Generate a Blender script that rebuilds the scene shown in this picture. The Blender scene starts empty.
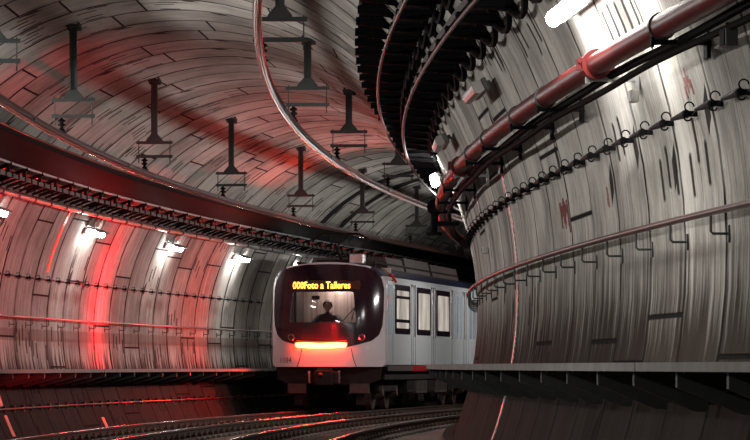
import bpy, bmesh, math, random
from mathutils import Matrix, Vector
random.seed(7)
PI = math.pi
sc = bpy.context.scene
COL = sc.collection

# ------------------------------------------------------------------ the tunnel's curved line
H0 = 1.25                      # eye height above the track slab
Y0, X0 = 39.7047, -4.665       # where the line runs parallel to the view
K0, K1, K2 = 0.005070215, 3.5366e-6, -1.697489e-6
DS = 0.1
S_MIN, S_MAX = -24.0, 150.0
_n = int(round((S_MAX - S_MIN) / DS)) + 1
_th, _best = [], -9
for i in range(_n):
    d = S_MIN + i * DS - Y0
    t = K0 * d + K1 * d * d / 2 + K2 * d ** 3 / 3
    if d > 0:
        _best = max(_best, t); t = _best
    if d < -52: t = K0 * -52 + K1 * 52 * 52 / 2 + K2 * (-52) ** 3 / 3
    _th.append(t)
_x, _y = [0.0], [0.0]
for i in range(_n - 1):
    m = (_th[i] + _th[i + 1]) / 2
    _x.append(_x[-1] + math.sin(m) * DS); _y.append(_y[-1] + math.cos(m) * DS)
_i0 = int(round((Y0 - S_MIN) / DS))
_ox, _oy = X0 - _x[_i0], Y0 - _y[_i0]

def frame(s):
    f = (s - S_MIN) / DS
    i = max(0, min(_n - 2, int(f))); a = f - i
    return (_x[i] * (1 - a) + _x[i + 1] * a + _ox, _y[i] * (1 - a) + _y[i + 1] * a + _oy, _th[i] * (1 - a) + _th[i + 1] * a)

def P(s, u, h):
    x, y, t = frame(s)
    return Vector((x + u * math.cos(t), y - u * math.sin(t), h + H0))

def M(s, u, h, rz=0.0):
    x, y, t = frame(s)
    return Matrix.Translation(P(s, u, h)) @ Matrix.Rotation(-t + rz, 4, 'Z')

UC, HC, RT = 1.57, 0.75, 4.42      # lining circle
def wall_u(h, side):
    w = math.sqrt(max(0, RT * RT - (h - HC) ** 2))
    return UC + side * w
def ceil_h(u):
    return HC + math.sqrt(max(0, RT * RT - (u - UC) ** 2))
RING = 1.45

# ------------------------------------------------------------------ materials
def new_mat(name):
    m = bpy.data.materials.new(name); m.use_nodes = True
    nt = m.node_tree
    return m, nt, nt.nodes['Principled BSDF']

def simple(name, col, rough=0.5, metal=0.0, var=0.25, scale=6.0, bump=0.0, spec=0.5, stretch=None):
    m, nt, b = new_mat(name)
    N, L = nt.nodes.new, nt.links.new
    tc = N('ShaderNodeTexCoord'); no = N('ShaderNodeTexNoise'); no.inputs['Scale'].default_value = scale; no.inputs['Detail'].default_value = 5
    if stretch:
        mp = N('ShaderNodeMapping'); mp.inputs['Scale'].default_value = stretch
        L(tc.outputs['Object'], mp.inputs['Vector']); L(mp.outputs['Vector'], no.inputs['Vector'])
    else:
        L(tc.outputs['Object'], no.inputs['Vector'])
    mx = N('ShaderNodeMix'); mx.data_type = 'RGBA'
    mx.inputs['A'].default_value = (*[c * (1 - var) for c in col], 1)
    mx.inputs['B'].default_value = (*[min(1, c * (1 + var)) for c in col], 1)
    L(no.outputs['Fac'], mx.inputs['Factor']); L(mx.outputs['Result'], b.inputs['Base Color'])
    b.inputs['Roughness'].default_value = rough; b.inputs['Metallic'].default_value = metal
    b.inputs['Specular IOR Level'].default_value = spec
    if bump:
        bp = N('ShaderNodeBump'); bp.inputs['Strength'].default_value = bump; bp.inputs['Distance'].default_value = 0.02
        L(no.outputs['Fac'], bp.inputs['Height']); L(bp.outputs['Normal'], b.inputs['Normal'])
    return m

def emis(name, col, strength):
    m, nt, b = new_mat(name)
    b.inputs['Base Color'].default_value = (*[min(1, c) for c in col], 1)
    b.inputs['Emission Color'].default_value = (*col, 1); b.inputs['Emission Strength'].default_value = strength
    return m

def lining_mat(name, side):
    """Precast concrete rings: joints, staggered segment joints, bolt pockets, streaks.  UV.x = metres along, UV.y = metres round."""
    m, nt, b = new_mat(name)
    def N(t, **kw):
        n = nt.nodes.new(t)
        for k, v in kw.items(): setattr(n, k, v)
        return n
    L = nt.links.new
    def math_(op, a, c=None, d=None, clamp=False):
        n = N('ShaderNodeMath', operation=op); n.use_clamp = clamp
        for i, v in enumerate((a, c, d)):
            if v is None: continue
            if isinstance(v, (int, float)): n.inputs[i].default_value = v
            else: L(v, n.inputs[i])
        return n.outputs[0]
    def sstep(v, lo, hi):
        n = N('ShaderNodeMapRange', interpolation_type='SMOOTHSTEP'); L(v, n.inputs['Value'])
        n.inputs['From Min'].default_value = lo; n.inputs['From Max'].default_value = hi
        return n.outputs['Result']
    def white(x, y=None, seed=0.0):
        c = N('ShaderNodeCombineXYZ')
        for i, v in enumerate((x, y, seed)):
            if v is None: continue
            if isinstance(v, (int, float)): c.inputs[i].default_value = v
            else: L(v, c.inputs[i])
        w = N('ShaderNodeTexWhiteNoise', noise_dimensions='3D'); L(c.outputs[0], w.inputs['Vector'])
        return w.outputs['Value']
    def noise(sx, sy, detail=4, seed=0.0, rough=.55):
        c = N('ShaderNodeCombineXYZ'); L(math_('MULTIPLY', ux, sx), c.inputs[0]); L(math_('MULTIPLY', uy, sy), c.inputs[1]); c.inputs[2].default_value = seed
        n = N('ShaderNodeTexNoise'); n.inputs['Scale'].default_value = 1; n.inputs['Detail'].default_value = detail; n.inputs['Roughness'].default_value = rough
        L(c.outputs[0], n.inputs['Vector']); return n.outputs['Fac']
    uv = N('ShaderNodeUVMap'); uv.uv_map = 'UVMap'
    sp = N('ShaderNodeSeparateXYZ'); L(uv.outputs[0], sp.inputs[0])
    ux, uy = sp.outputs[0], sp.outputs[1]
    rx = math_('DIVIDE', ux, RING)
    ring = math_('FLOOR', rx); fx = math_('FRACT', rx)
    dist = math_('ABSOLUTE', math_('SUBTRACT', fx, 0.5))
    wob = math_('MULTIPLY', math_('SUBTRACT', noise(.6, 3.0, 3, 3.3), .5), 0.03)
    joint = sstep(math_('ADD', dist, wob), 0.470 if side == 'right' else .448, 0.483 if side == 'right' else .468)
    half = sstep(math_('ADD', dist, wob), 0.012, 0.004)            # faint line through the middle of a ring
    half = math_('MULTIPLY', half, math_('GREATER_THAN', white(ring, None, 5.0), .45))
    jfade = math_('ADD', 0.55, math_('MULTIPLY', sstep(noise(.9, 1.2, 3, 9.0), .35, .6), .45))
    joint = math_('MULTIPLY', joint, jfade)
    # segment joints
    SEG = 4.4 if side == 'right' else 2.9
    sy_ = math_('ADD', math_('DIVIDE', uy, SEG), math_('MULTIPLY', white(ring, None, 1.0), 1.0))
    fy = math_('FRACT', sy_); seg = math_('FLOOR', sy_)
    sdist = math_('ABSOLUTE', math_('SUBTRACT', fy, 0.5))
    sj = sstep(sdist, 0.4945 if side == 'right' else .4925, 0.4975 if side == 'right' else .4965)
    # bolt pockets: clusters of slots, recess shade painted as dark colour
    px = math_('MULTIPLY', rx, 5.0); pfx = math_('FRACT', px); pix = math_('FLOOR', px)
    py = math_('ADD', math_('DIVIDE', uy, 0.95), math_('MULTIPLY', white(ring, None, 2.0), 1.0)); pfy = math_('FRACT', py); piy = math_('FLOOR', py)
    on_ring = math_('GREATER_THAN', white(ring, piy, 3.0), .86 if side == 'right' else .66)
    on_slot = math_('GREATER_THAN', white(pix, piy, 4.0), .35)
    jit = math_('MULTIPLY', math_('SUBTRACT', white(pix, piy, 6.0), .5), .3)
    taper = math_('MULTIPLY', pfy, .12)
    w1 = sstep(math_('ABSOLUTE', math_('SUBTRACT', pfx, .5)), .20, .10)
    l1 = sstep(math_('ABSOLUTE', math_('SUBTRACT', math_('ADD', pfy, jit), .5)), .17, .13)
    pock = math_('MULTIPLY', math_('MULTIPLY', w1, l1), math_('MULTIPLY', on_ring, on_slot))
    # single larger pocket beside a joint, its recess shade painted dark
    bx = math_('ABSOLUTE', math_('SUBTRACT', fx, math_('ADD', .12, math_('MULTIPLY', math_('FRACT', math_('DIVIDE', uy, 1.9)), .0))))
    bfy = math_('FRACT', math_('ADD', math_('DIVIDE', uy, 1.9), white(ring, None, 8.0)))
    big = math_('MULTIPLY', sstep(bx, .075, .05), sstep(math_('ABSOLUTE', math_('SUBTRACT', math_('ADD', bfy, math_('MULTIPLY', fx, .5)), .5)), .062, .05))
    big = math_('MULTIPLY', big, math_('GREATER_THAN', white(ring, math_('FLOOR', math_('ADD', math_('DIVIDE', uy, 1.9), white(ring, None, 8.0))), 12.0), .6))
    # streaks and clouds
    streak = sstep(noise(7.0, .40, 6, 1.0, .65), .32, .68)
    fine = sstep(noise(26.0, 1.6, 4, 2.0, .6), .3, .7)
    cloud = sstep(noise(1.1 if side == 'right' else .45, .6, 6, 4.0, .65), .3, .7)
    grain = noise(30.0, 30.0, 3, 6.0, .7)
    tone = math_('ADD', math_('MULTIPLY', white(ring, seg, 7.0), .34), .66)
    val = math_('MULTIPLY', tone, math_('ADD', {'top': .78, 'left': .66, 'right': .82}[side], math_('MULTIPLY', streak, {'top': .3, 'left': .42, 'right': .2}[side])))
    val = math_('MULTIPLY', val, math_('ADD', .46 if side == 'right' else .58, math_('MULTIPLY', cloud, .8 if side == 'right' else .62)))
    val = math_('MULTIPLY', val, math_('ADD', .78, math_('MULTIPLY', fine, .4)))
    val = math_('MULTIPLY', val, math_('ADD', .85, math_('MULTIPLY', grain, .3)))
    ramp = N('ShaderNodeMix', data_type='RGBA')
    ramp.inputs['A'].default_value = (.03, .026, .022, 1); ramp.inputs['B'].default_value = (.66, .63, .58, 1)
    L(math_('MULTIPLY', val, {'top': 1.12, 'left': .76, 'right': 1.08}[side], clamp=True), ramp.inputs['Factor'])
    col = ramp.outputs['Result']
    def over(col, fac, rgb):
        n = N('ShaderNodeMix', data_type='RGBA'); L(fac, n.inputs['Factor']); L(col, n.inputs['A']); n.inputs['B'].default_value = (*rgb, 1)
        return n.outputs['Result']
    # rusty and lime stains
    col = over(col, math_('MULTIPLY', sstep(noise(2.6, .22, 5, 17.0), .56, .76), .38 if side == 'right' else .45), (.06, .048, .042))
    col = over(col, math_('MULTIPLY', sstep(noise(2.2, .3, 5, 11.0), .60, .74), .45), (.22, .13, .06))
    col = over(col, math_('MULTIPLY', sstep(noise(3.5, .35, 6, 14.0), .60, .76), .45), (.78, .76, .72))
    # lower lining darkens to brown downwards, and the painted band on the outer wall
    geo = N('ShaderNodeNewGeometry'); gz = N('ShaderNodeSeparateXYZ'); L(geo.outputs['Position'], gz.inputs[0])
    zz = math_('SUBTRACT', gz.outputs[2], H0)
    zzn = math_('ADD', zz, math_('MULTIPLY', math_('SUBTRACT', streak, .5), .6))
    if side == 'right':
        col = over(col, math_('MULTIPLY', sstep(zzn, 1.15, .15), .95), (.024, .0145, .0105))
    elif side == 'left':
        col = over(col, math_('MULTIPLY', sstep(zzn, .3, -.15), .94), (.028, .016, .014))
        band = math_('MULTIPLY', sstep(zz, .46, .50), sstep(zz, .72, .68))
        col = over(col, math_('MULTIPLY', band, .55), (.14, .085, .07))
    col = over(col, math_('MULTIPLY', half, .45), (.03, .027, .025))
    col = over(col, joint, (.012, .011, .011))
    col = over(col, sj, (.012, .011, .011))
    col = over(col, math_('MULTIPLY', pock, .93), (.012, .011, .011))
    col = over(col, math_('MULTIPLY', big, .95), (.02, .018, .018))
    L(col, b.inputs['Base Color'])
    b.inputs['Roughness'].default_value = .8; b.inputs['Specular IOR Level'].default_value = .04
    hgt = math_('SUBTRACT', math_('MULTIPLY', streak, .25), math_('ADD', math_('MAXIMUM', joint, sj), math_('MAXIMUM', pock, big)))
    bp = N('ShaderNodeBump'); bp.inputs['Strength'].default_value = .6; bp.inputs['Distance'].default_value = .04
    L(hgt, bp.inputs['Height']); L(bp.outputs['Normal'], b.inputs['Normal'])
    return m

MT = {}
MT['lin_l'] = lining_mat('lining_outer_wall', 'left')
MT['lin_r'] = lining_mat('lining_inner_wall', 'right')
MT['lin_c'] = lining_mat('lining_vault', 'top')
MT['slab'] = simple('track_slab_concrete', (.10, .085, .075), .75, var=.5, scale=3, bump=.3, spec=.05)
MT['walk'] = simple('walkway_concrete', (.26, .25, .24), .7, var=.35, scale=5, bump=.2, spec=.05)
MT['steel'] = simple('dark_galvanised_steel', (.055, .06, .057), .5, .2, var=.4, scale=12)
MT['black'] = simple('black_painted_metal', (.010, .010, .011), .6, 0, var=.4, scale=9, spec=.02)
MT['cable'] = simple('black_cable_sheath', (.009, .008, .008), .6, 0, var=.5, scale=9, spec=.01)
MT['tray'] = simple('sooty_tray_metal', (.085, .065, .06), .5, .4, var=.5, scale=9, spec=.05)
MT['galv'] = simple('pale_galvanised_metal', (.38, .37, .36), .38, .7, var=.35, scale=10)
MT['bar'] = simple('conductor_aluminium', (.07, .032, .028), .36, .35, var=.35, scale=5, spec=.25)
MT['wire'] = simple('worn_contact_copper', (.75, .55, .48), .22, 1, var=.2, scale=5)
MT['redp'] = simple('fire_main_red_paint', (.11, .012, .0115), .38, 0, var=.35, scale=6, spec=.25)
MT['rail'] = simple('rail_steel', (.30, .27, .26), .22, 1, var=.3, scale=8)
MT['railside'] = simple('rusty_rail_side', (.07, .045, .035), .6, .4, var=.4, scale=8, spec=.05)
MT['sleep'] = simple('sleeper_concrete', (.13, .11, .10), .75, var=.4, scale=6, bump=.2, spec=.05)
MT['hrail'] = simple('handrail_steel', (.12, .065, .06), .4, .4, var=.3, scale=8)
MT['white'] = simple('white_plastic', (.75, .75, .74), .4, 0, var=.1, scale=8)
MT['house'] = simple('lamp_housing', (.16, .15, .15), .5, 0, var=.3, scale=8)
MT['off'] = simple('unlit_diffuser', (.55, .5, .48), .3, 0, var=.2, scale=8)
MT['lit'] = emis('lit_tube_diffuser', (1.0, .97, .93), 48.0)
MT['lit_r'] = emis('lit_tube_diffuser_inner_wall', (1.0, .98, .94), 50.0)
MT['seal'] = simple('black_ring_seal', (.015, .014, .014), .5, 0, var=.3, scale=8)
MT['paint'] = simple('silver_white_train_paint', (.50, .52, .54), .2, 0, var=.06, scale=2)
MT['navy'] = simple('navy_train_paint', (.02, .022, .05), .2, 0, var=.2, scale=2)
MT['gloss'] = simple('black_gloss_panel', (.014, .008, .014), .12, 0, var=.1, scale=2)
MT['redstr'] = simple('red_livery_paint', (.55, .03, .03), .25, 0, var=.1, scale=2)
MT['under'] = simple('underframe_soot', (.022, .017, .016), .6, .2, var=.5, scale=7, spec=.05)
MT['undl'] = simple('worn_underframe_box', (.07, .055, .052), .55, .3, var=.4, scale=7, spec=.05)
MT['rub'] = simple('black_rubber', (.012, .012, .012), .5, 0, var=.2, spec=.05)
MT['chrome'] = simple('lamp_ring_chrome', (.5, .45, .45), .2, 1, var=.1)
MT['tail'] = emis('red_tail_strip', (1.0, .026, .007), 60.0)
MT['led'] = emis('amber_display_characters', (1.0, .40, .045), 4.2)
MT['sign'] = simple('display_backing', (.05, .012, .004), .3, 0, var=.3)
MT['cabin'] = simple('cab_partition', (.55, .44, .40), .6, 0, var=.85, scale=1.0, stretch=(16, 1, .4))  # vertical streaks paint windscreen reflections into the partition colour
MT['dark'] = simple('dark_cab_plastic', (.02, .015, .015), .6, 0, var=.3)
MT['skin'] = simple('skin', (.42, .25, .18), .6, 0, var=.1)
MT['cloth'] = simple('dark_uniform_cloth', (.02, .02, .026), .85, 0, var=.3, scale=20)
MT['hair'] = simple('dark_hair', (.01, .008, .007), .7, 0, var=.3, scale=30)
MT['refl'] = simple('red_reflector', (.8, .02, .03), .3, 0, var=.15, scale=8)
MT['refl2'] = simple('red_reflective_tape', (.75, .06, .03), .35, 0, var=.4, scale=5)  # red light on white tape, painted into its colour
MT['num'] = simple('dark_lettering', (.02, .02, .02), .5, 0, var=.1)
MT['mark'] = simple('faded_red_spray', (.33, .12, .11), .8, 0, var=.4, scale=25)

def tape_mat():
    m, nt, b = new_mat('sparkling_white_tape')
    N, L = nt.nodes.new, nt.links.new
    tc = N('ShaderNodeTexCoord'); v = N('ShaderNodeTexVoronoi'); v.inputs['Scale'].default_value = 28
    L(tc.outputs['Object'], v.inputs['Vector'])
    r = N('ShaderNodeMix'); r.data_type = 'RGBA'; r.inputs['A'].default_value = (.95, .95, .97, 1); r.inputs['B'].default_value = (.25, .25, .28, 1)  # bright cells paint the tape's sparkle into its colour
    mr = N('ShaderNodeMapRange'); L(v.outputs['Distance'], mr.inputs['Value']); mr.inputs['From Max'].default_value = .8
    L(mr.outputs['Result'], r.inputs['Factor']); L(r.outputs['Result'], b.inputs['Base Color'])
    b.inputs['Roughness'].default_value = .3
    return m
MT['tape'] = tape_mat()

def lit_window_mat(name, col, st, sx):
    m, nt, b = new_mat(name)
    N, L = nt.nodes.new, nt.links.new
    tc = N('ShaderNodeTexCoord'); mp = N('ShaderNodeMapping'); mp.inputs['Scale'].default_value = sx
    no = N('ShaderNodeTexNoise'); no.inputs['Scale'].default_value = 1.0; no.inputs['Detail'].default_value = 5
    L(tc.outputs['Object'], mp.inputs['Vector']); L(mp.outputs['Vector'], no.inputs['Vector'])
    mr = N('ShaderNodeMapRange'); L(no.outputs['Fac'], mr.inputs['Value']); mr.inputs['From Min'].default_value = .3; mr.inputs['From Max'].default_value = .7
    mr.inputs['To Min'].default_value = .3 * st; mr.inputs['To Max'].default_value = 1.2 * st
    b.inputs['Base Color'].default_value = (.05, .05, .05, 1); b.inputs['Roughness'].default_value = .06
    b.inputs['Emission Color'].default_value = (*col, 1); L(mr.outputs['Result'], b.inputs['Emission Strength'])
    return m
MT['lwin'] = lit_window_mat('lit_saloon_window', (1.0, .88, .75), .30, (1, 2.2, .8))
MT['dwin'] = lit_window_mat('dim_door_glass', (.8, .9, 1.0), .14, (1, 9, .4))  # glowing streaks stand in for reflections in the door glass

def glass_mat():
    m = bpy.data.materials.new('windscreen_glass'); m.use_nodes = True
    nt = m.node_tree; nt.nodes.clear(); N, L = nt.nodes.new, nt.links.new
    o = N('ShaderNodeOutputMaterial'); mx = N('ShaderNodeMixShader'); t = N('ShaderNodeBsdfTransparent'); g = N('ShaderNodeBsdfGlossy'); f = N('ShaderNodeFresnel')
    t.inputs['Color'].default_value = (.86, .84, .84, 1); g.inputs['Roughness'].default_value = .03; f.inputs['IOR'].default_value = 1.45
    fm_ = N('ShaderNodeMath'); fm_.operation = 'MULTIPLY'; fm_.inputs[1].default_value = .35; L(f.outputs[0], fm_.inputs[0]); L(fm_.outputs[0], mx.inputs[0]); L(t.outputs[0], mx.inputs[1]); L(g.outputs[0], mx.inputs[2]); L(mx.outputs[0], o.inputs['Surface'])
    return m
MT['glass'] = glass_mat()

# ------------------------------------------------------------------ mesh helpers
def obj(name, bm, mat, parent=None, smooth=False, mats=None):
    me = bpy.data.meshes.new(name)
    bmesh.ops.recalc_face_normals(bm, faces=bm.faces)
    bm.to_mesh(me); bm.free()
    for m_ in (mats or [mat]): me.materials.append(MT[m_] if isinstance(m_, str) else m_)
    if smooth:
        for p in me.polygons: p.use_smooth = True
    o = bpy.data.objects.new(name, me); COL.objects.link(o)
    if parent is not None: o.parent = parent
    return o

def tag(o, label=None, cat=None, group=None, kind=None):
    for k, v in (('label', label), ('category', cat), ('group', group), ('kind', kind)):
        if v: o[k] = v
    return o

def thing(name, label, cat, mtx=None, group=None):
    o = bpy.data.objects.new(name, None); COL.objects.link(o); o.empty_display_size = .1
    if mtx is not None: o.matrix_world = mtx
    return tag(o, label, cat, group)

def dup(root, mtx, label=None, group=None):
    r = root.copy(); COL.objects.link(r); r.matrix_world = mtx
    if label: r['label'] = label
    if group: r['group'] = group
    for ch in list(root.children):
        c = ch.copy(); COL.objects.link(c); c.parent = r
        for g in list(ch.children):
            d = g.copy(); COL.objects.link(d); d.parent = c
    return r

def box(bm, c, size, mtx=None, bev=0.0):
    r = bmesh.ops.create_cube(bm, size=1.0)
    vs = r['verts']
    T = Matrix.Translation(c) @ Matrix.Diagonal((*size, 1))
    bmesh.ops.transform(bm, matrix=T, verts=vs)
    if bev:
        es = list({e for v in vs for e in v.link_edges})
        rr = bmesh.ops.bevel(bm, geom=es, offset=bev, segments=2, affect='EDGES', profile=.5)
        vs = list({v for f in rr['faces'] for v in f.verts} | {v for v in vs if v.is_valid})
    if mtx is not None: bmesh.ops.transform(bm, matrix=mtx, verts=[v for v in vs if v.is_valid])
    return vs

def tube(bm, pts, r, n=8, caps=True):
    """tube through points; r a number or a list"""
    pts = [Vector(p) for p in pts]
    rings = []
    up = Vector((0, 0, 1))
    prev = None
    for i, p in enumerate(pts):
        d = (pts[min(i + 1, len(pts) - 1)] - pts[max(i - 1, 0)]).normalized()
        if prev is None:
            a = up if abs(d.z) < .9 else Vector((1, 0, 0))
            x = d.cross(a).normalized()
        else:
            x = (prev - d * prev.dot(d)).normalized()
        prev = x
        y = d.cross(x)
        rr = r[i] if isinstance(r, (list, tuple)) else r
        rings.append([bm.verts.new(p + x * math.cos(2 * PI * k / n) * rr + y * math.sin(2 * PI * k / n) * rr) for k in range(n)])
    for a, b_ in zip(rings, rings[1:]):
        for k in range(n): bm.faces.new((a[k], a[(k + 1) % n], b_[(k + 1) % n], b_[k]))
    if caps and len(rings) > 1:
        bm.faces.new(rings[0]); bm.faces.new(rings[-1])

def sweep(bm, prof, s0, s1, ds=.5, closed=True, caps=True):
    """prof: list of (u,h), or a function of s returning one"""
    n = max(1, int(math.ceil((s1 - s0) / ds)))
    rings = []
    for i in range(n + 1):
        s = s0 + (s1 - s0) * i / n
        pr = prof(s) if callable(prof) else prof
        rings.append([bm.verts.new(P(s, u, h)) for u, h in pr])
    m = len(rings[0])
    for a, b_ in zip(rings, rings[1:]):
        for k in range(m if closed else m - 1): bm.faces.new((a[k], a[(k + 1) % m], b_[(k + 1) % m], b_[k]))
    if closed and caps:
        bm.faces.new(rings[0]); bm.faces.new(rings[-1])

def circ(u, h, r, n=10):
    return [(u + r * math.cos(2 * PI * k / n), h + r * math.sin(2 * PI * k / n)) for k in range(n)]
def rect(u0, u1, h0, h1):
    return [(u0, h0), (u1, h0), (u1, h1), (u0, h1)]
def prism(bm, poly, axis, a, b_):
    """extrude a 2D polygon; axis 'y': poly in (x,z), from y=a to b"""
    def v(p, t):
        if axis == 'y': return (p[0], t, p[1])
        if axis == 'x': return (t, p[0], p[1])
        return (p[0], p[1], t)
    A = [bm.verts.new(v(p, a)) for p in poly]; B = [bm.verts.new(v(p, b_)) for p in poly]
    bm.faces.new(A); bm.faces.new(B)
    for k in range(len(poly)): bm.faces.new((A[k], A[(k + 1) % len(poly)], B[(k + 1) % len(poly)], B[k]))

NB = bmesh.new
ORD = ['first', 'second', 'third', 'fourth', 'fifth', 'sixth', 'seventh', 'eighth', 'ninth', 'tenth', 'eleventh', 'twelfth']

# ------------------------------------------------------------------ setting: lining, floor
def lining(name, a0, a1, mat):
    bm = NB(); uvl = bm.loops.layers.uv.new('UVMap')
    na = max(4, int((a1 - a0) / math.radians(4)))
    ss = [S_MIN + .5 + RING / 3 * i for i in range(int((S_MAX - S_MIN - 2) / (RING / 3)))]
    g = []
    for s in ss:
        g.append([(bm.verts.new(P(s, UC + RT * math.cos(a0 + (a1 - a0) * k / na), HC + RT * math.sin(a0 + (a1 - a0) * k / na))), s, RT * (a0 + (a1 - a0) * k / na)) for k in range(na + 1)])
    for A, B in zip(g, g[1:]):
        for k in range(na):
            q = (A[k], A[k + 1], B[k + 1], B[k])
            f = bm.faces.new([t[0] for t in q]); f.smooth = True
            for lp, t in zip(f.loops, q): lp[uvl].uv = (t[1], t[2] + 40)
    o = obj(name, bm, mat, smooth=True); o['kind'] = 'structure'
    return o
D = math.radians
lining('wall_right', D(-28), D(42), 'lin_r')
lining('ceiling', D(42), D(136), 'lin_c')
lining('wall_left', D(136), D(208), 'lin_l')
bm = NB()
sweep(bm, [(UC - 3.93, -1.25), (UC + 3.93, -1.25), (UC + 3.93, -1.5), (UC - 3.93, -1.5)], S_MIN + .5, S_MAX - 2, 1.0)
tag(obj('floor', bm, 'slab'), kind='structure')
# end walls far out of sight close the tube
for nm, s in (('wall_front', S_MAX - 2.2), ('wall_back', S_MIN + .6)):
    bm = NB(); vs = [bm.verts.new(P(s, UC + RT * math.cos(t * PI / 24), HC + RT * math.sin(t * PI / 24))) for t in range(48)]
    bm.faces.new(vs); tag(obj(nm, bm, 'slab'), kind='structure')

# low ribbed kerb along the inner wall
bm = NB()
s = 30.0
def kp(ue): return [(ue, -.96), (ue + .03, -.90), (wall_u(-.9, 1) - .01, -.90), (wall_u(-1.2, 1) - .03, -1.245), (ue, -1.245)]
st = []
while s < 62:
    for ds_, ue in ((0, 5.49), (.17, 5.49), (.175, 5.54), (.245, 5.54)):
        st.append((s + ds_, ue))
    s += .25
rings = [[bm.verts.new(P(a, u, h)) for u, h in kp(ue)] for a, ue in st]
for A, B in zip(rings, rings[1:]):
    for k in range(5): bm.faces.new((A[k], A[(k + 1) % 5], B[(k + 1) % 5], B[k]))
bm.faces.new(rings[0]); bm.faces.new(rings[-1])
tag(obj('trim_1', bm, 'sleep'), kind='structure')

# ------------------------------------------------------------------ walkways
def walkway(name, label, side, edge, top, s0, s1, thick):
    bm = NB()
    wu = wall_u(top, side) - side * .015
    a, b_ = sorted((edge, wu))
    sweep(bm, rect(a, b_, top - thick, top), s0, s1, .5)
    w = tag(obj(name, bm, 'walk'), label, 'walkway')
    # steel edge angle, one length per part
    s = s0; k = 0
    while s < s1 - .1:
        bm = NB(); e = min(s + 5.8, s1)
        sweep(bm, rect(min(edge, edge - side * .02), max(edge, edge - side * .02), top - thick - .008, top + .006), s + .02, e - .02, .6)
        obj('edge_angle', bm, 'walk', w); s = e
    # bracket arms
    proto = None
    s = s0 + .4
    while s < s1 - .2:
        if proto is None:
            bm = NB()
            L = abs(wall_u(top - .2, side) - edge) - .06
            sx = side
            poly = [(.04 * sx, -thick), (L * sx, -thick), ((L - .03) * sx, -thick - .26), ((L - .10) * sx, -thick - .26), (.04 * sx, -thick - .10)]
            prism(bm, poly, 'y', -.03, .03)
            box(bm, (.1 * sx + L / 2 * sx * .5, 0, -thick - .012), (L * .6, .16, .02))
            proto = obj('bracket', bm, 'steel', w); o = proto
        else:
            o = proto.copy(); COL.objects.link(o)
        o.matrix_world = M(s, edge, top); s += RING
    return w
walkway('service_walkway', 'narrow grey concrete walkway ledge running along the inner curved wall on brackets', 1, 5.30, .02, 8, 56, .04)
walkway('service_walkway', 'dark concrete walkway ledge along the outer wall leading to the train', -1, -1.92, -.05, 40, 108, .05)

# ------------------------------------------------------------------ tracks
def rail_profile(u):
    hd = -1.05
    return [(u - .07, hd - .15), (u + .07, hd - .15), (u + .07, hd - .138), (u + .012, hd - .115), (u + .012, hd - .045), (u + .036, hd - .035), (u + .034, hd - .004), (u + .025, hd), (u - .025, hd), (u - .034, hd - .004), (u - .036, hd - .035), (u - .012, hd - .045), (u - .012, hd - .115), (u - .07, hd - .138)]
for uc, which in ((0.0, "train's"), (3.15, 'empty')):
    for sd, nm in ((-1, 'outer'), (1, 'inner')):
        bm = NB(); sweep(bm, rail_profile(uc + sd * .75), 36, 140, .8)
        for f in bm.faces:
            f.material_index = 0 if abs(f.normal.z) > .5 and f.calc_center_median().z > H0 - 1.07 else 1
        bm.normal_update()
        for f in bm.faces:
            f.material_index = 0 if f.calc_center_median().z > H0 - 1.06 else 1
        o = obj('running_rail', bm, None, mats=['rail', 'railside'])
        tag(o, ('worn steel rail under the train, ' + ('next to the outer wall' if sd < 0 else 'beside the middle of the tunnel')) if uc == 0 else
            ('worn steel rail of the empty track, ' + ('nearer the train with a red glint' if sd < 0 else 'below the inner walkway')), 'rail', 'running rails')
def sleeper_proto(label):
    t = thing('track_sleeper', label, 'sleeper', M(40, 0, -1.25), 'sleepers')
    bm = NB()
    for sd in (-1, 1): box(bm, (sd * .75, 0, .024), (.62, .24, .05), bev=.012)
    box(bm, (0, 0, .012), (.9, .14, .022))
    obj('block', bm, 'sleep', t)
    for sd in (-1, 1):
        for q in (-1, 1):
            bm = NB(); box(bm, (sd * .75 + q * .12, 0, .075), (.08, .13, .055), bev=.012); tube(bm, [(sd * .75 + q * .12, 0, .09), (sd * .75 + q * .12, 0, .14)], .018, 6)
            obj('rail_clip', bm, 'railside', t)
    return t
for uc, s0, s1, lab in ((0.0, 46, 84, 'concrete sleeper block pair under the rails of the train track'), (3.15, 41, 100, 'concrete sleeper block pair under the rails of the empty track')):
    pr = None; s = s0
    while s < s1:
        if pr is None:
            pr = sleeper_proto(lab); pr['group'] = 'sleepers of ' + ('the train track' if uc == 0 else 'the empty track'); pr.matrix_world = M(s, uc, -1.25)
        else: dup(pr, M(s, uc, -1.25))
        s += .7

# ------------------------------------------------------------------ overhead conductor rails and supports
def conductor(u, h, label):
    pr = [(u - .045, h + .055), (u + .045, h + .055), (u + .045, h + .043), (u + .014, h + .035), (u + .014, h + .005), (u + .036, h - .03), (u + .022, h - .055), (u + .008, h - .05),
          (u - .008, h - .05), (u - .022, h - .055), (u - .036, h - .03), (u - .014, h + .005), (u - .014, h + .035), (u - .045, h + .043)]
    bm = NB(); sweep(bm, pr, 12, 130, .4)
    o = tag(obj('conductor_rail', bm, 'bar'), label, 'conductor rail', 'overhead conductor rails')
    bm = NB(); sweep(bm, circ(u, h - .056, .011, 6), 12, 130, .4); obj('contact_wire', bm, 'wire', o)
    s = 24.0
    while s < 118:
        bm = NB()
        for q in (-1, 1): box(bm, (q * .024, 0, .02), (.014, .4, .045)); 
        c = obj('splice_plate', bm, 'steel', o); c.matrix_world = M(s, u, h); s += 10.3
    return o
conductor(0, 3.316, 'rigid overhead conductor bar curving above the train along the outer wall')
conductor(3.37, 3.44, 'rigid overhead conductor bar with red glints curving down from the top of the view')

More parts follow.
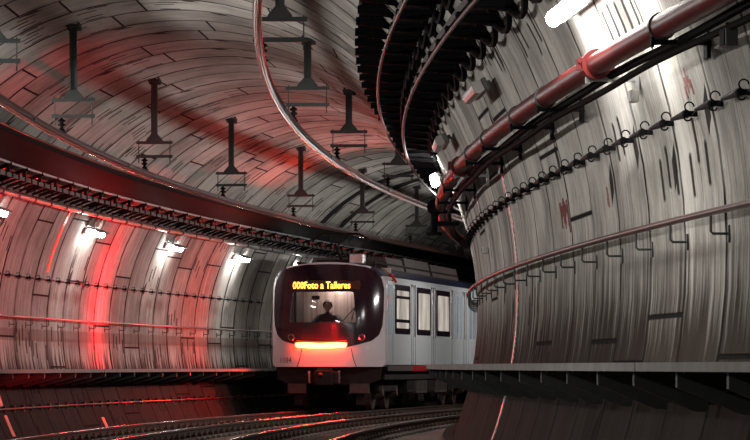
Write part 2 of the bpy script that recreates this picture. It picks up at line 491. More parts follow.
def support(label, mtx, htop, off, group):
    """local origin = conductor rail centre; htop = ceiling above it; off = post's offset"""
    t = thing('catenary_support', label, 'support', mtx, group)
    zb = .53
    bm = NB()
    for q in (-1, 1): box(bm, (off + q * .042, 0, (zb + htop) / 2), (.022, .07, htop - zb))
    box(bm, (off, 0, (zb + htop) / 2), (.075, .018, htop - zb))
    for k in range(5): tube(bm, [(off, -.03, zb + .12 + k * (htop - zb - .2) / 5), (off, -.012, zb + .12 + k * (htop - zb - .2) / 5)], .011, 6)
    obj('post', bm, 'steel', t)
    bm = NB(); box(bm, (off, 0, htop - .03), (.2, .2, .03))
    for q in (-1, 1):
        for r in (-1, 1): tube(bm, [(off + q * .075, r * .075, htop - .09), (off + q * .075, r * .075, htop + .03)], .012, 6)
    tube(bm, [(off + .08, 0, htop - .10), (off + .08, 0, htop - .01)], .04, 8)
    obj('base_plate', bm, 'steel', t)
    bm = NB()
    prism(bm, [(off - .14, zb), (off + .14, zb), (off + .14, zb + .04), (off + .055, zb + .14), (off - .055, zb + .14), (off - .14, zb + .04)], 'y', -.045, -.03)
    prism(bm, [(off - .14, zb), (off + .14, zb), (off + .14, zb + .04), (off + .055, zb + .14), (off - .055, zb + .14), (off - .14, zb + .04)], 'y', .03, .045)
    obj('gusset', bm, 'steel', t)
    for nm, z in (('upper_crossbar', zb - .02), ('lower_crossbar', .275)):
        bm = NB(); box(bm, (off, 0, z), (.62, .06, .018)); box(bm, (off, -.03, z + .018), (.62, .008, .045)); box(bm, (off, .03, z + .018), (.62, .008, .045)); obj(nm, bm, 'steel', t)
    for q in (-1, 1):
        bm = NB(); tube(bm, [(off + q * .27, 0, .17), (off + q * .27, 0, zb + .04)], .009, 6); tube(bm, [(off + q * .27, 0, .255), (off + q * .27, 0, .27)], .02, 6); obj('hanger_rod', bm, 'steel', t)
    bm = NB(); pts, rs = [], []
    for k, (z, r) in enumerate(((.27, .02), (.25, .022), (.235, .055), (.215, .06), (.205, .028), (.185, .028), (.175, .06), (.155, .055), (.145, .025), (.115, .025), (.105, .045), (.06, .05))):
        pts.append((0, 0, z)); rs.append(r)
    tube(bm, pts, rs, 10); box(bm, (0, 0, .058), (.12, .09, .02)); obj('insulator', bm, 'rub', t)
    return t
for k in range(8):
    s = 38.9 + 8.6 * k
    if k >= 1: s = [47.5, 56.6, 65.6, 74.2, 82.4, 90.4, 98.6][k - 1]
    off = .17
    support('dark steel catenary hanger of the row above the train, ' + ORD[k] + ' from the near end', M(s, 0, 3.316), ceil_h(off) - 3.316 - .01, off, 'catenary hangers above the train track')
for k, s in enumerate((37.6, 47.1, 56.0, 65.0, 74.0)):
    off = .2
    support('dark steel catenary hanger of the row above the empty track, ' + ORD[k] + ' from the near end', M(s, 3.37, 3.44), ceil_h(3.37 + off) - 3.44 - .01, off, 'catenary hangers above the empty track')

# ------------------------------------------------------------------ outer wall services
bm = NB()
T = [(-1.0, 3.56), (-1.0, 3.48), (-1.02, 3.47), (-1.56, 3.28), (-1.6, 3.29), (-1.6, 3.38), (-1.57, 3.38), (-1.55, 3.31), (-1.03, 3.50), (-1.02, 3.56)]
sweep(bm, T, 30, 125, .5)
tray = tag(obj('cable_tray', bm, 'cable'), 'wide dark cable tray carried along the outer wall below the conductor bar', 'cable tray')
for k in range(5):
    bm = NB(); uu, hh = -1.1 - k * .1, 3.52 - k * .036
    ph = random.random() * 6
    sweep(bm, lambda s: circ(uu + .015 * math.sin(s * .8 + ph), hh + .012 * math.sin(s * .6 + ph), .035, 6), 30, 125, .8); obj('cable', bm, 'cable', tray)
bm = NB(); sweep(bm, circ(-1.02, 3.575, .022, 6), 30, 125, .5); obj('edge_cable', bm, 'redp', tray)
bm = NB(); sweep(bm, rect(-1.635, -1.60, 3.255, 3.315), 30, 125, .5); obj('lip', bm, 'galv', tray)
pr = None; s = 31.0
while s < 122:
    if pr is None:
        bm = NB()
        a = Vector((-1.58, 0, 3.255)); b_ = Vector((-2.27, 0, 3.02))
        tube(bm, [a, b_], .03, 4)
        tube(bm, [(-1.0, 0, 3.495), (-1.6, 0, 3.30)], .012, 4)
        box(bm, (-2.22, 0, 3.02), (.08, .12, .22))
        box(bm, (-1.64, 0, 3.2), (.05, .06, .16))
        pr = obj('bracket', bm, 'black', tray); o = pr
    else:
        o = pr.copy(); COL.objects.link(o)
    o.matrix_world = M(s, 0, 0); s += RING
# ladder below the tray
bm = NB(); sweep(bm, rect(-1.80, -1.775, 3.10, 3.17), 30, 125, .5); sweep(bm, rect(-2.12, -2.09, 2.985, 3.045), 30, 125, .5)
lad = tag(obj('cable_ladder', bm, 'tray'), 'narrow cable ladder with close rungs below the wide tray on the outer wall', 'cable ladder')
pr = None; s = 44.0
while s < 100:
    if pr is None:
        bm = NB(); tube(bm, [(-1.79, 0, 3.115), (-2.1, 0, 3.0)], .022, 4); box(bm, (-1.785, 0, 3.14), (.05, .07, .10)); pr = obj('rung', bm, 'black', lad); o = pr
    else:
        o = pr.copy(); COL.objects.link(o)
    o.matrix_world = M(s, 0, 0); s += .58
bm = NB(); sweep(bm, circ(-1.83, 3.215, .024, 6), 30, 125, .5)
tag(obj('power_cable', bm, 'redstr'), 'thin red cable running along the top of the ladder on the outer wall', 'cable')  # livery red paints the red light falling on this cable
bm = NB(); sweep(bm, circ(-2.13, 2.93, .045, 8), 30, 125, .5)
pl = tag(obj('conduit_pipe', bm, 'galv'), 'pale grey conduit pipe running just above the outer wall lamps', 'pipe')
s = 33.0; pr = None
while s < 118:
    if pr is None:
        bm = NB(); tube(bm, [(0, -.04, 0), (0, .04, 0)], .058, 10); box(bm, (-.1, 0, 0), (.16, .05, .03)); pr = obj('pipe_clip', bm, 'tray', pl); o = pr
    else: o = pr.copy(); COL.objects.link(o)
    o.matrix_world = M(s, -2.13, 2.93); s += RING

# ------------------------------------------------------------------ lamps
def luminaire(label, s, u, h, side, lit, group, tilt, drop):
    t = thing('wall_lamp', label, 'lamp', M(s, u, h) @ Matrix.Rotation(tilt, 4, 'Y'), group)
    # local x points away from the wall, z along the wall
    d = -side
    bm = NB(); box(bm, (-d * .03, 0, 0), (.05, 1.24, .12), bev=.01)
    obj('housing', bm, 'house', t)
    bm = NB()
    if side < 0:
        prism(bm, [(-d * .04, .075), (d * .15, .075), (d * .17, .055), (d * .175, .057), (d * .155, .087), (-d * .04, .087)], 'y', -.66, .66); obj('hood', bm, 'house', t)  # hood added to keep lamp light off the tray above
    else: bm.free()
    bm = NB(); prof = [(d * .0, -.05), (d * .06, -.06), (d * .095, -.035), (d * .10, 0), (d * .095, .035), (d * .06, .06), (d * .0, .05)]
    prism(bm, prof, 'y', -.63, .63)
    obj('diffuser', bm, lit, t, smooth=False)
    for q in (-.4, .4):
        bm = NB(); box(bm, (-d * .07, q, 0), (.06, .05, .05)); obj('mount', bm, 'house', t)
    if drop:
        bm = NB(); tube(bm, [(-d * .04, .1, .05), (-d * .06, .1, .2), (-d * .02, .1, .34)], .025, 6); obj('supply_conduit', bm, 'galv', t)
    return t
LS = [46.6, 55.2, 64.2, 72.2, 79.6, 87.5, 95.5]
names_l = ['', 'leftmost lit white tube lamp on the outer wall, cut by the frame edge', 'lit white tube lamp second from the left on the outer wall beside red stains', 'lit white tube lamp third from the left on the outer wall', 'lit white tube lamp on the outer wall nearest the front of the train', 'lit tube lamp on the outer wall just behind the train front', 'lit tube lamp on the outer wall further behind the train']
for s, nm in zip(LS, names_l):
    if not nm: continue
    u = wall_u(2.63, -1) + .11
    luminaire(nm, s, u, 2.62, -1, 'lit', 'outer wall lamps', -.42 * -1 * .9, True)
RS = [(23.4, 'lit_r', 'lit white tube lamp at the top edge on the inner wall above the red pipe'), (30.8, 'off', 'unlit tube lamp on the inner wall next to the black cable racks'),
      (38.2, 'off', 'unlit tube lamp with a red glow low on the inner wall by the pipe bend'), (45.9, 'lit_r', 'lit white tube lamp shining behind the bend of the red pipe')]
for s, lm, nm in RS:
    u = wall_u(2.60, 1) - .15
    luminaire(nm, s, u, 2.60, 1, lm, 'inner wall lamps', -.46, False)

# ------------------------------------------------------------------ cable racks at the inner shoulder
TIERS = [(4.46, 3.84, 'topmost black cable rack at the inner shoulder with stepped arms'), (4.73, 3.42, 'middle cable rack at the inner shoulder of the vault'), (5.04, 3.02, 'lowest cable rack at the inner shoulder, next to the lamps')]
for k, (ue, hh, lab) in enumerate(TIERS):
    ww = wall_u(hh, 1) - .10
    bm = NB()
    sweep(bm, [(ue, hh + .07), (ue, hh), (ww, hh), (ww, hh + .07), (ww - .012, hh + .07), (ww - .012, hh + .012), (ue + .012, hh + .012), (ue + .012, hh + .07)], 22, 76, .6)
    o = tag(obj('cable_rack', bm, 'black' if k == 0 else 'tray'), lab, 'cable rack', 'cable racks')
    for i in range(3):
        bm = NB(); ph = random.random() * 6; c0 = ue + .05 + (ww - ue - .1) * i / 2
        sweep(bm, lambda s: circ(c0 + .006 * math.sin(s * 1.3 + ph), hh + .045 + .006 * math.sin(s * 1.7 + ph), .028, 6), 22, 76, .6)
        obj('cable', bm, 'cable', o)
pr = None; s = 23.0
while s < 76:
    mt = M(s, 0, 0)
    if pr is None:
        pr = thing('rack_bracket', 'black steel bracket with three arms carrying the cable racks on the inner shoulder', 'bracket', mt, 'brackets under the cable racks')
        for ue, hh, lab in TIERS:
            bm = NB(); ww = wall_u(hh - .1, 1) - .02
            box(bm, ((ue - .035 + ww) / 2, 0, hh - .013), (ww - ue + .035, .16, .022)); 
            prism(bm, [(ue - .035, hh - .075), (ue - .035, hh - .002), (ww, hh - .002), (ww, hh - .13)], 'y', -.02, .02)
            box(bm, ((ue - .035 + ww) / 2, 0, hh - .075), (ww - ue + .035, .12, .012))
            obj('arm', bm, 'black', pr)
        bm = NB(); pts = []
        for k in range(9):
            h_ = 2.85 + 1.05 * k / 8; pts.append((wall_u(h_, 1) - .035, 0, h_))
        tube(bm, pts, .03, 4); obj('post', bm, 'black', pr)
        bm = NB(); box(bm, (4.73 + .30, .0, 3.42 - .10), (.04, .10, .05)); obj('cable_cleat', bm, 'galv', pr)
    else: dup(pr, mt)
    s += 1.2
for u_, h_, lab in ((4.70, 3.325, 'thin pale cable stretched under the arms of the middle rack'), (5.01, 2.925, 'pale steel rod running under the arms of the lowest rack')):
    bm = NB(); sweep(bm, circ(u_, h_, .018, 6), 22, 74, .5); tag(obj('earth_cable', bm, 'hrail'), lab, 'cable')
def festoon(u_, h_, r, drop, s1, lab, w=0.0):
    def prof(s):
        a = ((s - 23.0) % 1.2) / 1.2
        return circ(u_ + w * 4 * a * (1 - a), h_ - drop * 4 * a * (1 - a), r, 6)
    bm = NB(); sweep(bm, prof, 23, s1, .12); tag(obj('festoon_cable', bm, 'cable'), lab, 'cable')
festoon(5.00, 3.26, .028, .13, 46, 'black cable sagging in loops above the lowest rack')
festoon(wall_u(2.95, 1) - .07, 2.93, .028, .12, 44.6, 'thick black cable looping along the edge of the lowest rack against the inner wall', .05)

# ------------------------------------------------------------------ red fire main and black cables
PU, PH, PR = 5.50, 2.11, .078
bm = NB(); sweep(bm, circ(PU, PH, PR, 16), 10, 60, .35)
for f in bm.faces: f.smooth = True
fm = tag(obj('fire_main', bm, 'redp', smooth=True), 'dark red fire main pipe climbing along the inner wall', 'pipe')
for s, big in ((13.5, 0), (16.6, 0), (19.9, 0), (22.6, 1), (25.4, 0), (27.4, 0), (30.2, 0), (32.4, 0), (34.6, 1), (37.5, 0), (40.5, 0)):
    bm = NB()
    wd = .09 if big else .025
    rr = PR + (.03 if big else .012)
    tube(bm, [(0, -wd, 0), (0, wd, 0)], rr, 16)
    if big:
        for q in (-1, 1): tube(bm, [(q * (rr + .005), -.05, .03), (q * (rr + .005), .05, .03)], .022, 8); box(bm, (q * rr, 0, .0), (.05, .07, .07))
    obj('coupling' if big else 'pipe_strap', bm, 'redp' if big else 'steel', fm).matrix_world = M(s, PU, PH)
    bm = NB(); L = wall_u(PH - .1, 1) - PU - .02
    box(bm, (L / 2, 0, -PR - .02), (L + .1, .05, .03)); box(bm, (L, 0, -PR - .02), (.025, .12, .2)); box(bm, (-.06, 0, -PR - .02), (.02, .05, .06))
    obj('wall_bracket', bm, 'galv' if big else 'black', fm).matrix_world = M(s, PU, PH)
for k, (du, dh, r, lab) in enumerate(((5.61, 2.03, .030, 'black cable strapped just below the red fire main'), (5.60, 1.955, .024, 'thinner black cable nearest the inner wall under the fire main'))):
    ph = k * 2.1
    bm = NB(); sweep(bm, lambda s: circ(du + .006 * math.sin(s * .7 + ph), dh + .008 * math.sin(s * 1.2 + ph), r, 8), 10, 56, .3); tag(obj('feeder_cable', bm, 'cable'), lab, 'cable')
t = thing('junction_box', 'dark grey junction box hanging below the red fire main at the upper corner', 'box', M(18.3, 5.60, 1.885))
bm = NB(); box(bm, (0, 0, 0), (.075, .14, .105), bev=.008); obj('case', bm, 'steel', t)
bm = NB(); box(bm, (-.040, 0, 0), (.010, .12, .09)); obj('lid', bm, 'black', t)
bm = NB(); tube(bm, [(0, .03, .05), (0, .04, .09)], .016, 6); obj('gland', bm, 'rub', t)
t = thing('junction_box', 'small galvanised bracket box beside the big pipe coupling', 'box', M(22.15, 5.70, 1.86))
bm = NB(); box(bm, (0, 0, 0), (.05, .12, .09), bev=.008); obj('case', bm, 'galv', t)
bm = NB(); box(bm, (-.028, 0, 0), (.010, .10, .07)); obj('lid', bm, 'white', t)
# pipe bend with valves at the far end of the run
t = thing('pipe_valve', 'dark valve and flange assembly where the red pipe bends out of sight', 'valve', M(43.5, 5.42, 1.9))
bm = NB(); tube(bm, [(0, -.25, .2), (0, .25, .2)], .085, 12); tube(bm, [(0, -.06, .2), (0, .06, .2)], .11, 12); obj('body', bm, 'black', t)
bm = NB(); tube(bm, [(0, 0, .2), (-.02, 0, -.15)], .05, 10); tube(bm, [(-.02, 0, -.13), (-.02, 0, -.17)], .11, 12); obj('handwheel', bm, 'black', t)
bm = NB(); box(bm, (.15, 0, -.02), (.34, .1, .06)); box(bm, (.12, 0, .14), (.3, .08, .05)); obj('support', bm, 'black', t)

# ------------------------------------------------------------------ cable hooks
def hook_proto(label, side, group):
    t = thing('cable_hook', label, 'hook', M(20, 0, 0), group)
    d = -side
    bm = NB(); n = 14
    pts = [(d * (.005 + .030 * math.cos(a)), 0, .034 + .030 * math.sin(a)) for a in [D(-60 + 240 * k / n) for k in range(n + 1)]]
    tube(bm, pts, .0055, 6)
    pts = [(d * (.005 + .024 * math.cos(a)), .06, -.028 + .024 * math.sin(a)) for a in [D(-170 + 240 * k / 10) for k in range(11)]]
    tube(bm, pts, .0055, 6)
    tube(bm, [(d * -.035, 0, .0), (d * -.03, .09, -.01)], .0055, 6)
    obj('ring', bm, 'black', t)
    bm = NB(); tube(bm, [(0, .12, 0), (0, .14, 0), (0, .64, .0), (0, .66, 0)], [.024, .029, .012, .010], 10); obj('sleeve', bm, 'rub', t)
    bm = NB(); box(bm, (-d * .042, .14, 0), (.06, .04, .035)); obj('wall_plate', bm, 'black', t)
    return t
pr = hook_proto('black open ring hook with a tapered sleeve in the line along the inner wall', 1, 'hooks along the inner wall')
s = 17.2; first = True
hu = wall_u(1.64, 1) - .075
while s < 50:
    if first: pr.matrix_world = M(s, hu, 1.64); first = False
    else: dup(pr, M(s, hu, 1.64))
    s += .87
pr = hook_proto('black ring hook with dark sleeve in the dashed line along the outer wall', -1, 'hooks along the outer wall')
s = 50.0; first = True
hu2 = wall_u(1.63, -1) + .075
while s < 84:
    if first: pr.matrix_world = M(s, hu2, 1.63); first = False
    else: dup(pr, M(s, hu2, 1.63))
    s += .9

# ------------------------------------------------------------------ handrails
def handrail(label, u, h, side, s0, s1, r):
    bm = NB(); sweep(bm, circ(u, h, r, 8), s0, s1, .4)
    o = tag(obj('handrail', bm, 'hrail', smooth=True), label, 'handrail', 'handrails')
    pr = None; s = s0 + .5
    L = abs(wall_u(h - .13, side) - u)
    while s < s1 - .2:
        if pr is None:
            bm = NB()
            tube(bm, [(0, 0, -.01), (0, 0, -.12), (side * .015, 0, -.135), (side * (L - .01), 0, -.135)], .009, 6)
            box(bm, (side * (L - .008), 0, -.135), (.012, .05, .11))
            pr = obj('bracket', bm, 'steel', o); c = pr
        else: c = pr.copy(); COL.objects.link(c)
        c.matrix_world = M(s, u, h); s += RING
handrail('slim steel handrail sweeping along the inner curved wall', 5.866, .974, 1, 11, 52, .024)
handrail('thin red-lit handrail along the outer wall above the walkway', -2.72, .9, -1, 44, 100, .022)

# ------------------------------------------------------------------ ring tapes, seals, low conduit
def ring_band(bm, s, a0, a1, w, lift, n=40, hmax=None):
    prev = None
    for k in range(n + 1):
        a = a0 + (a1 - a0) * k / n
        pts = []
        for ds_, r in ((-w / 2, RT - lift), (w / 2, RT - lift), (w / 2, RT - .002), (-w / 2, RT - .002)):
            pts.append(bm.verts.new(P(s + ds_, UC + r * math.cos(a), HC + r * math.sin(a))))
        if prev:
            for i in range(4): bm.faces.new((prev[i], prev[(i + 1) % 4], pts[(i + 1) % 4], pts[i]))
        else: bm.faces.new(pts)
        prev = pts
    bm.faces.new(prev)
bm = NB(); ring_band(bm, 32.9, D(-24), D(17), .16, .012); tag(obj('reflective_strip', bm, 'tape'), 'sparkling white vertical strip on the inner wall ring joint', 'strip')
bm = NB(); ring_band(bm, 37.8, D(12), D(21), .16, .012); tag(obj('reflective_strip', bm, 'tape'), 'short bright white strip on the inner wall above the hooks', 'strip')
for s, lab in ((86.4, 'black seal band over the vault, the one nearer the camera'), (88.9, 'black seal band over the vault, the further one of two')):
    bm = NB(); ring_band(bm, s, D(70), D(200), .5, .03, 60); tag(obj('seal_band', bm, 'seal'), lab, 'seal band', 'seal bands over the vault')
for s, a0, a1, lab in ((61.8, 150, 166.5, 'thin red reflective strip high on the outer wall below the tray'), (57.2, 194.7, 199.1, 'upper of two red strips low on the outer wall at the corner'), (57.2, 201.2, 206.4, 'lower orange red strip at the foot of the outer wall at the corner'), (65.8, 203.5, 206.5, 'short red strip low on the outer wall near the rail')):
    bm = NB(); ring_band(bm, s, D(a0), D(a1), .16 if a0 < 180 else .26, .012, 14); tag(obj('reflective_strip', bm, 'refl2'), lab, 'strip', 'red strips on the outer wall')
cu = wall_u(-.74, -1) + .05
bm = NB(); sweep(bm, circ(cu, -.74, .02, 8), 44, 100, .5)
lc = tag(obj('conduit_pipe', bm, 'redp'), 'thin reddish conduit with clips low on the outer wall under the walkway', 'pipe')  # fire main red paints the red light along this conduit
s = 46.0; pr = None
while s < 96:
    if pr is None:
        bm = NB(); box(bm, (-.02, 0, 0), (.06, .05, .12)); pr = obj('pipe_clip', bm, 'hrail', lc); c = pr
    else: c = pr.copy(); COL.objects.link(c)
    c.matrix_world = M(s, cu, -.74); s += .8
# plate added for the red spot at the walkway edge
t = thing('reflector_plate', 'small bright red reflector plate at the walkway edge beside the train', 'reflector', M(39.5, 5.20, -.02))
bm = NB(); box(bm, (0, 0, 0), (.17, .02, .068), bev=.006); obj('plate', bm, 'refl', t)
bm = NB(); box(bm, (.07, .03, 0), (.06, .04, .03)); obj('holder', bm, 'black', t)
# small box and cable tails on the inner wall
t = thing('socket_box', 'tiny pale socket box on the inner wall above the handrail end', 'box', M(37.6, wall_u(1.33, 1) - .04, 1.33))
bm = NB(); box(bm, (0, 0, 0), (.07, .12, .075), bev=.008); obj('case', bm, 'white', t)
bm = NB(); box(bm, (-.037, 0, 0), (.006, .08, .05)); obj('lid', bm, 'steel', t)
# spray marks
def smear(label, s, h, n, hh, sp):
    bm = NB()
    for k in range(n):
        ss = s + random.uniform(-sp, sp); h0 = h + random.uniform(-hh, hh) * .5; l = random.uniform(.4, 1) * hh; w = random.uniform(.015, .03)
        vs = []
        for sd, z in ((-w, h0), (w, h0), (w * 1.4, h0 + l), (-w * .6, h0 + l)):
            vs.append(P(ss + sd, wall_u(z, 1) - .004, z))
        A = [bm.verts.new(v) for v in vs]
        off = Vector((.003, 0, 0))
        B = [bm.verts.new(v + off) for v in vs]
        bm.faces.new(A); bm.faces.new(B)
        for i in range(4): bm.faces.new((A[i], A[(i + 1) % 4], B[(i + 1) % 4], B[i]))
    tag(obj('paint_mark', bm, 'mark'), label, 'mark')
smear('narrow red paint mark on the inner wall between the hooks and the handrail', 25.1, 1.27, 4, .14, .05)
smear('pale red smear on the inner wall above the hooks near the edge', 20.9, 1.80, 6, .12, .12)
bm = NB(); pts = []
for k in range(26):
    z = 1.16 + .26 * abs(math.sin(k * 1.45)) + random.uniform(-.03, .03); pts.append(P(27.6 + .022 * k, wall_u(z, 1) - .006, z))
tube(bm, pts, .006, 4); tag(obj('paint_mark', bm, 'mark'), 'pink scribble on the inner wall below the hooks by the white strip', 'mark')

# ------------------------------------------------------------------ the train
TS = 78.75
xa, ya, ta = frame(TS); xb, yb, tb = frame(TS + 16.0)
head = math.atan2(xb - xa, yb - ya)
TM = Matrix.Translation(P(TS, -.06, 0)) @ Matrix.Rotation(-head, 4, 'Z')
train = thing('metro_train', 'silver and black metro train with amber display and red tail light strip', 'train', TM)
HW, HT, LEN = 1.375, 2.50, 16.4
def yf(x, z):
    return .34 * (abs(x) / HW) ** 3.2 + .20 * (max(0, z - .9) / 1.6) ** 2 + .05 * max(0, .5 - z)
def body_outline(n=72):
    """by angle about (0,1.45)"""
    pts = []
    r = .52
    raw = [(-HW, .06), (-HW + .04, 0), (HW - .04, 0), (HW, .06)]
    for k in range(13):
        a = PI / 2 * k / 12; raw.append((HW - r + r * math.cos(a), HT - .08 - r + r * math.sin(a)))
    for k in range(1, 8): x = (HW - r) * (1 - 2 * k / 8); raw.append((x, HT - .08 + .08 * (1 - (x / (HW - r)) ** 2)))
    for k in range(13):
        a = PI / 2 + PI / 2 * k / 12; raw.append((-HW + r + r * math.cos(a), HT - .08 - r + r * math.sin(a)))
    return raw
def resample(poly, c, n=96):
    """ray-cast polygon from c at n equal angles"""
    out = []
    for k in range(n):
        a = 2 * PI * k / n; dx, dz = math.cos(a), math.sin(a); best = None
        for i in range(len(poly)):
            x1, z1 = poly[i][0] - c[0], poly[i][1] - c[1]; x2, z2 = poly[(i + 1) % len(poly)][0] - c[0], poly[(i + 1) % len(poly)][1] - c[1]
            ex, ez = x2 - x1, z2 - z1; den = dx * ez - dz * ex
            if abs(den) < 1e-12: continue
            t = (x1 * ez - z1 * ex) / den; w = (x1 * dz - z1 * dx) / den
            if t > 0 and -1e-6 <= w <= 1 + 1e-6: best = t if best is None else max(best, t)
        out.append((c[0] + dx * best, c[1] + dz * best))
    return out
CW = (0, 1.42)
WS = [(-.88, 1.06), (.70, 1.06), (.72, 1.10), (.65, 1.75), (.61, 1.79), (-.80, 1.79), (-.84, 1.75), (-.90, 1.12)]
MASK = [(0, .46), (.55, .48), (.8, .54), (1.08, .62), (1.24, .76), (1.31, .98), (1.335, 1.3), (1.335, 1.86), (1.28, 2.1), (1.14, 2.28), (.92, 2.38), (.5, 2.44), (0, 2.45)]
MASK = MASK + [(-x, z) for x, z in reversed(MASK[1:-1])]
N_ = 144
def annulus(bm, inner, outer, off, rows=8, thick=.02):
    A = resample(inner, CW, N_); B = resample(outer, CW, N_)
    lay = []
    for o_ in (off, off - thick):
        g = []
        for j in range(rows + 1):
            f = j / rows; g.append([bm.verts.new((A[k][0] * (1 - f) + B[k][0] * f, yf(A[k][0] * (1 - f) + B[k][0] * f, A[k][1] * (1 - f) + B[k][1] * f) - o_, A[k][1] * (1 - f) + B[k][1] * f)) for k in range(N_)])
        lay.append(g)
        for j in range(rows):
            for k in range(N_): bm.faces.new((g[j][k], g[j][(k + 1) % N_], g[j + 1][(k + 1) % N_], g[j + 1][k]))
    for j in (0, rows):
        for k in range(N_): bm.faces.new((lay[0][j][k], lay[0][j][(k + 1) % N_], lay[1][j][(k + 1) % N_], lay[1][j][k]))
    return lay
def patch(bm, poly, off, thick=.02, rows=5, n=64):
    c = (sum(p[0] for p in poly) / len(poly), sum(p[1] for p in poly) / len(poly))
    B = resample(poly, c, n); outer = []
    for o_ in (off, off - thick):
        cv = bm.verts.new((c[0], yf(*c) - o_, c[1])); prev = None
        for j in range(1, rows + 1):
            f = j / rows
            g = [bm.verts.new((c[0] + (p[0] - c[0]) * f, yf(c[0] + (p[0] - c[0]) * f, c[1] + (p[1] - c[1]) * f) - o_, c[1] + (p[1] - c[1]) * f)) for p in B]
            for k in range(n):
                if prev: bm.faces.new((prev[k], prev[(k + 1) % n], g[(k + 1) % n], g[k]))
                else: bm.faces.new((cv, g[k], g[(k + 1) % n]))
            prev = g
        outer.append(prev)
    for k in range(n): bm.faces.new((outer[0][k], outer[0][(k + 1) % n], outer[1][(k + 1) % n], outer[1][k]))
# body shell
bm = NB()
lay = annulus(bm, WS, body_outline(), 0, 10, .03)
edge = lay[0][-1]
rows = [.55, .9, 1.6, 3, 6, 9, 12, LEN]
prev = edge
for yv in rows:
    g = [bm.verts.new((v.co.x, yv, v.co.z)) for v in edge]
    for k in range(N_): bm.faces.new((prev[k], prev[(k + 1) % N_], g[(k + 1) % N_], g[k]))
    prev = g
bm.faces.new(prev)
bmesh.ops.recalc_face_normals(bm, faces=bm.faces)
for f in bm.faces:
    c = f.calc_center_median()
    f.material_index = 1 if (c.z > 2.16 and c.y > .3) else 0
body = obj('car_body', bm, None, train, smooth=False, mats=['paint', 'navy'])
for p in body.data.polygons: p.use_smooth = True
body.data.set_sharp_from_angle(angle=D(35))
bm = NB(); annulus(bm, WS, MASK, .016, 10, .014); mask = obj('front_mask', bm, 'gloss', train, smooth=True); mask.data.set_sharp_from_angle(angle=D(35)); mask['label'] = 'black glossy front mask'
bm = NB(); patch(bm, WS, .006, .008); obj('windscreen', bm, 'glass', train)
# windscreen surround and centre sun visor
bm = NB(); patch(bm, [(-.37, 1.60), (-.18, 1.60), (-.18, 1.70), (-.37, 1.70)], -.05, .02, 2, 16); obj('sun_visor', bm, 'dark', train)
bm = NB(); pts = [(.40 + .38 * k / 8, yf(.5, 1.2) - .03, 1.08 + .42 * k / 8) for k in range(9)]; tube(bm, pts, .012, 6); tube(bm, [(.62, yf(.6, 1.3) - .035, 1.12), (.76, yf(.7, 1.6) - .035, 1.62)], .014, 6); obj('wiper', bm, 'rub', train)
# display
bm = NB(); patch(bm, [(-.92, 1.84), (.82, 1.84), (.80, 2.06), (-.90, 2.06)], .020, .012, 4, 48); dsp = obj('destination_display', bm, 'sign', train)
def text_mesh(name, body_, size, mat, parent, align, place, ext=.003):
    cu_ = bpy.data.curves.new(name, 'FONT'); cu_.body = body_; cu_.size = size; cu_.align_x = align; cu_.extrude = ext; cu_.resolution_u = 3
    tmp = bpy.data.objects.new(name + '_tmp', cu_); COL.objects.link(tmp)
    dg = bpy.context.evaluated_depsgraph_get()
    me = bpy.data.meshes.new_from_object(tmp.evaluated_get(dg))
    bpy.data.objects.remove(tmp)
    xs = [v.co.x for v in me.vertices]; cx = (max(xs) + min(xs)) / 2; wd = max(xs) - min(xs)
    for v in me.vertices:
        v.co = place(v.co.x, v.co.y, v.co.z, cx, wd)
    me.materials.clear(); me.materials.append(MT[mat])
    o = bpy.data.objects.new(name, me); COL.objects.link(o); o.parent = parent
    return o
def place_led(x, y, z, cx, wd):
    X = -.13 + (x - cx) * (1.40 / wd); Z = 1.865 + y * 1.0
    return (X, yf(X, Z) - .036 - z, Z)
text_mesh('display_text', '000Foto a Talleres', .235, 'led', dsp, 'LEFT', place_led)
for q, ch in enumerate('1104'):
    def place_num(x, y, z, cx, wd, q=q):
        X = -1.145 + q * .082 + (x - cx) * .8; Z = .10 + y
        return (X, yf(X, Z) - .006 - z, Z)
    text_mesh('digit', ch, .18, 'num', body, 'LEFT', place_num)
# tail light strip, set proud so its rim reddens the mask
SX = -.12
STRIP = [(SX - .62, .475), (SX - .3, .445), (SX, .435), (SX + .3, .445), (SX + .62, .475), (SX + .62, .60), (SX + .3, .575), (SX, .565), (SX - .3, .575), (SX - .62, .60)]
bm = NB(); patch(bm, STRIP, .12, .11, 3, 80); strip = obj('tail_light', bm, 'tail', train); strip['label'] = 'glowing red tail light strip'
bm = NB(); tube(bm, [(SX + .66 * (k / 8 - 1), yf(.66 * (k / 8 - 1), .58) - .02, .60 + .03 * (k / 8 - 1) ** 2) for k in range(17)], .014, 6); obj('light_hood', bm, 'gloss', train)
for sx in (-1, 1):
    bm = NB(); c = Vector((sx * .86, yf(.86, .70) - .03, .70)); tube(bm, [c, c + Vector((0, .03, 0))], [.075, .085], 16); o = obj('headlight', bm, 'gloss', train)
    bm = NB()
    pts = [c + Vector((.07 * math.cos(a), -.005, .07 * math.sin(a))) for a in [2 * PI * k / 18 for k in range(19)]]; tube(bm, pts, .012, 6); obj('ring', bm, 'chrome', o)
    bm = NB(); pts = [(sx * (.60 + .06 * k / 6 + .06 * (k / 6) ** 2), yf(.66, .25) - .006, .44 - .44 * k / 6) for k in range(7)]
    tube(bm, [(p[0], yf(p[0], p[2]) - .002, p[2]) for p in pts], .009, 5); obj('panel_gap', bm, 'num', train)
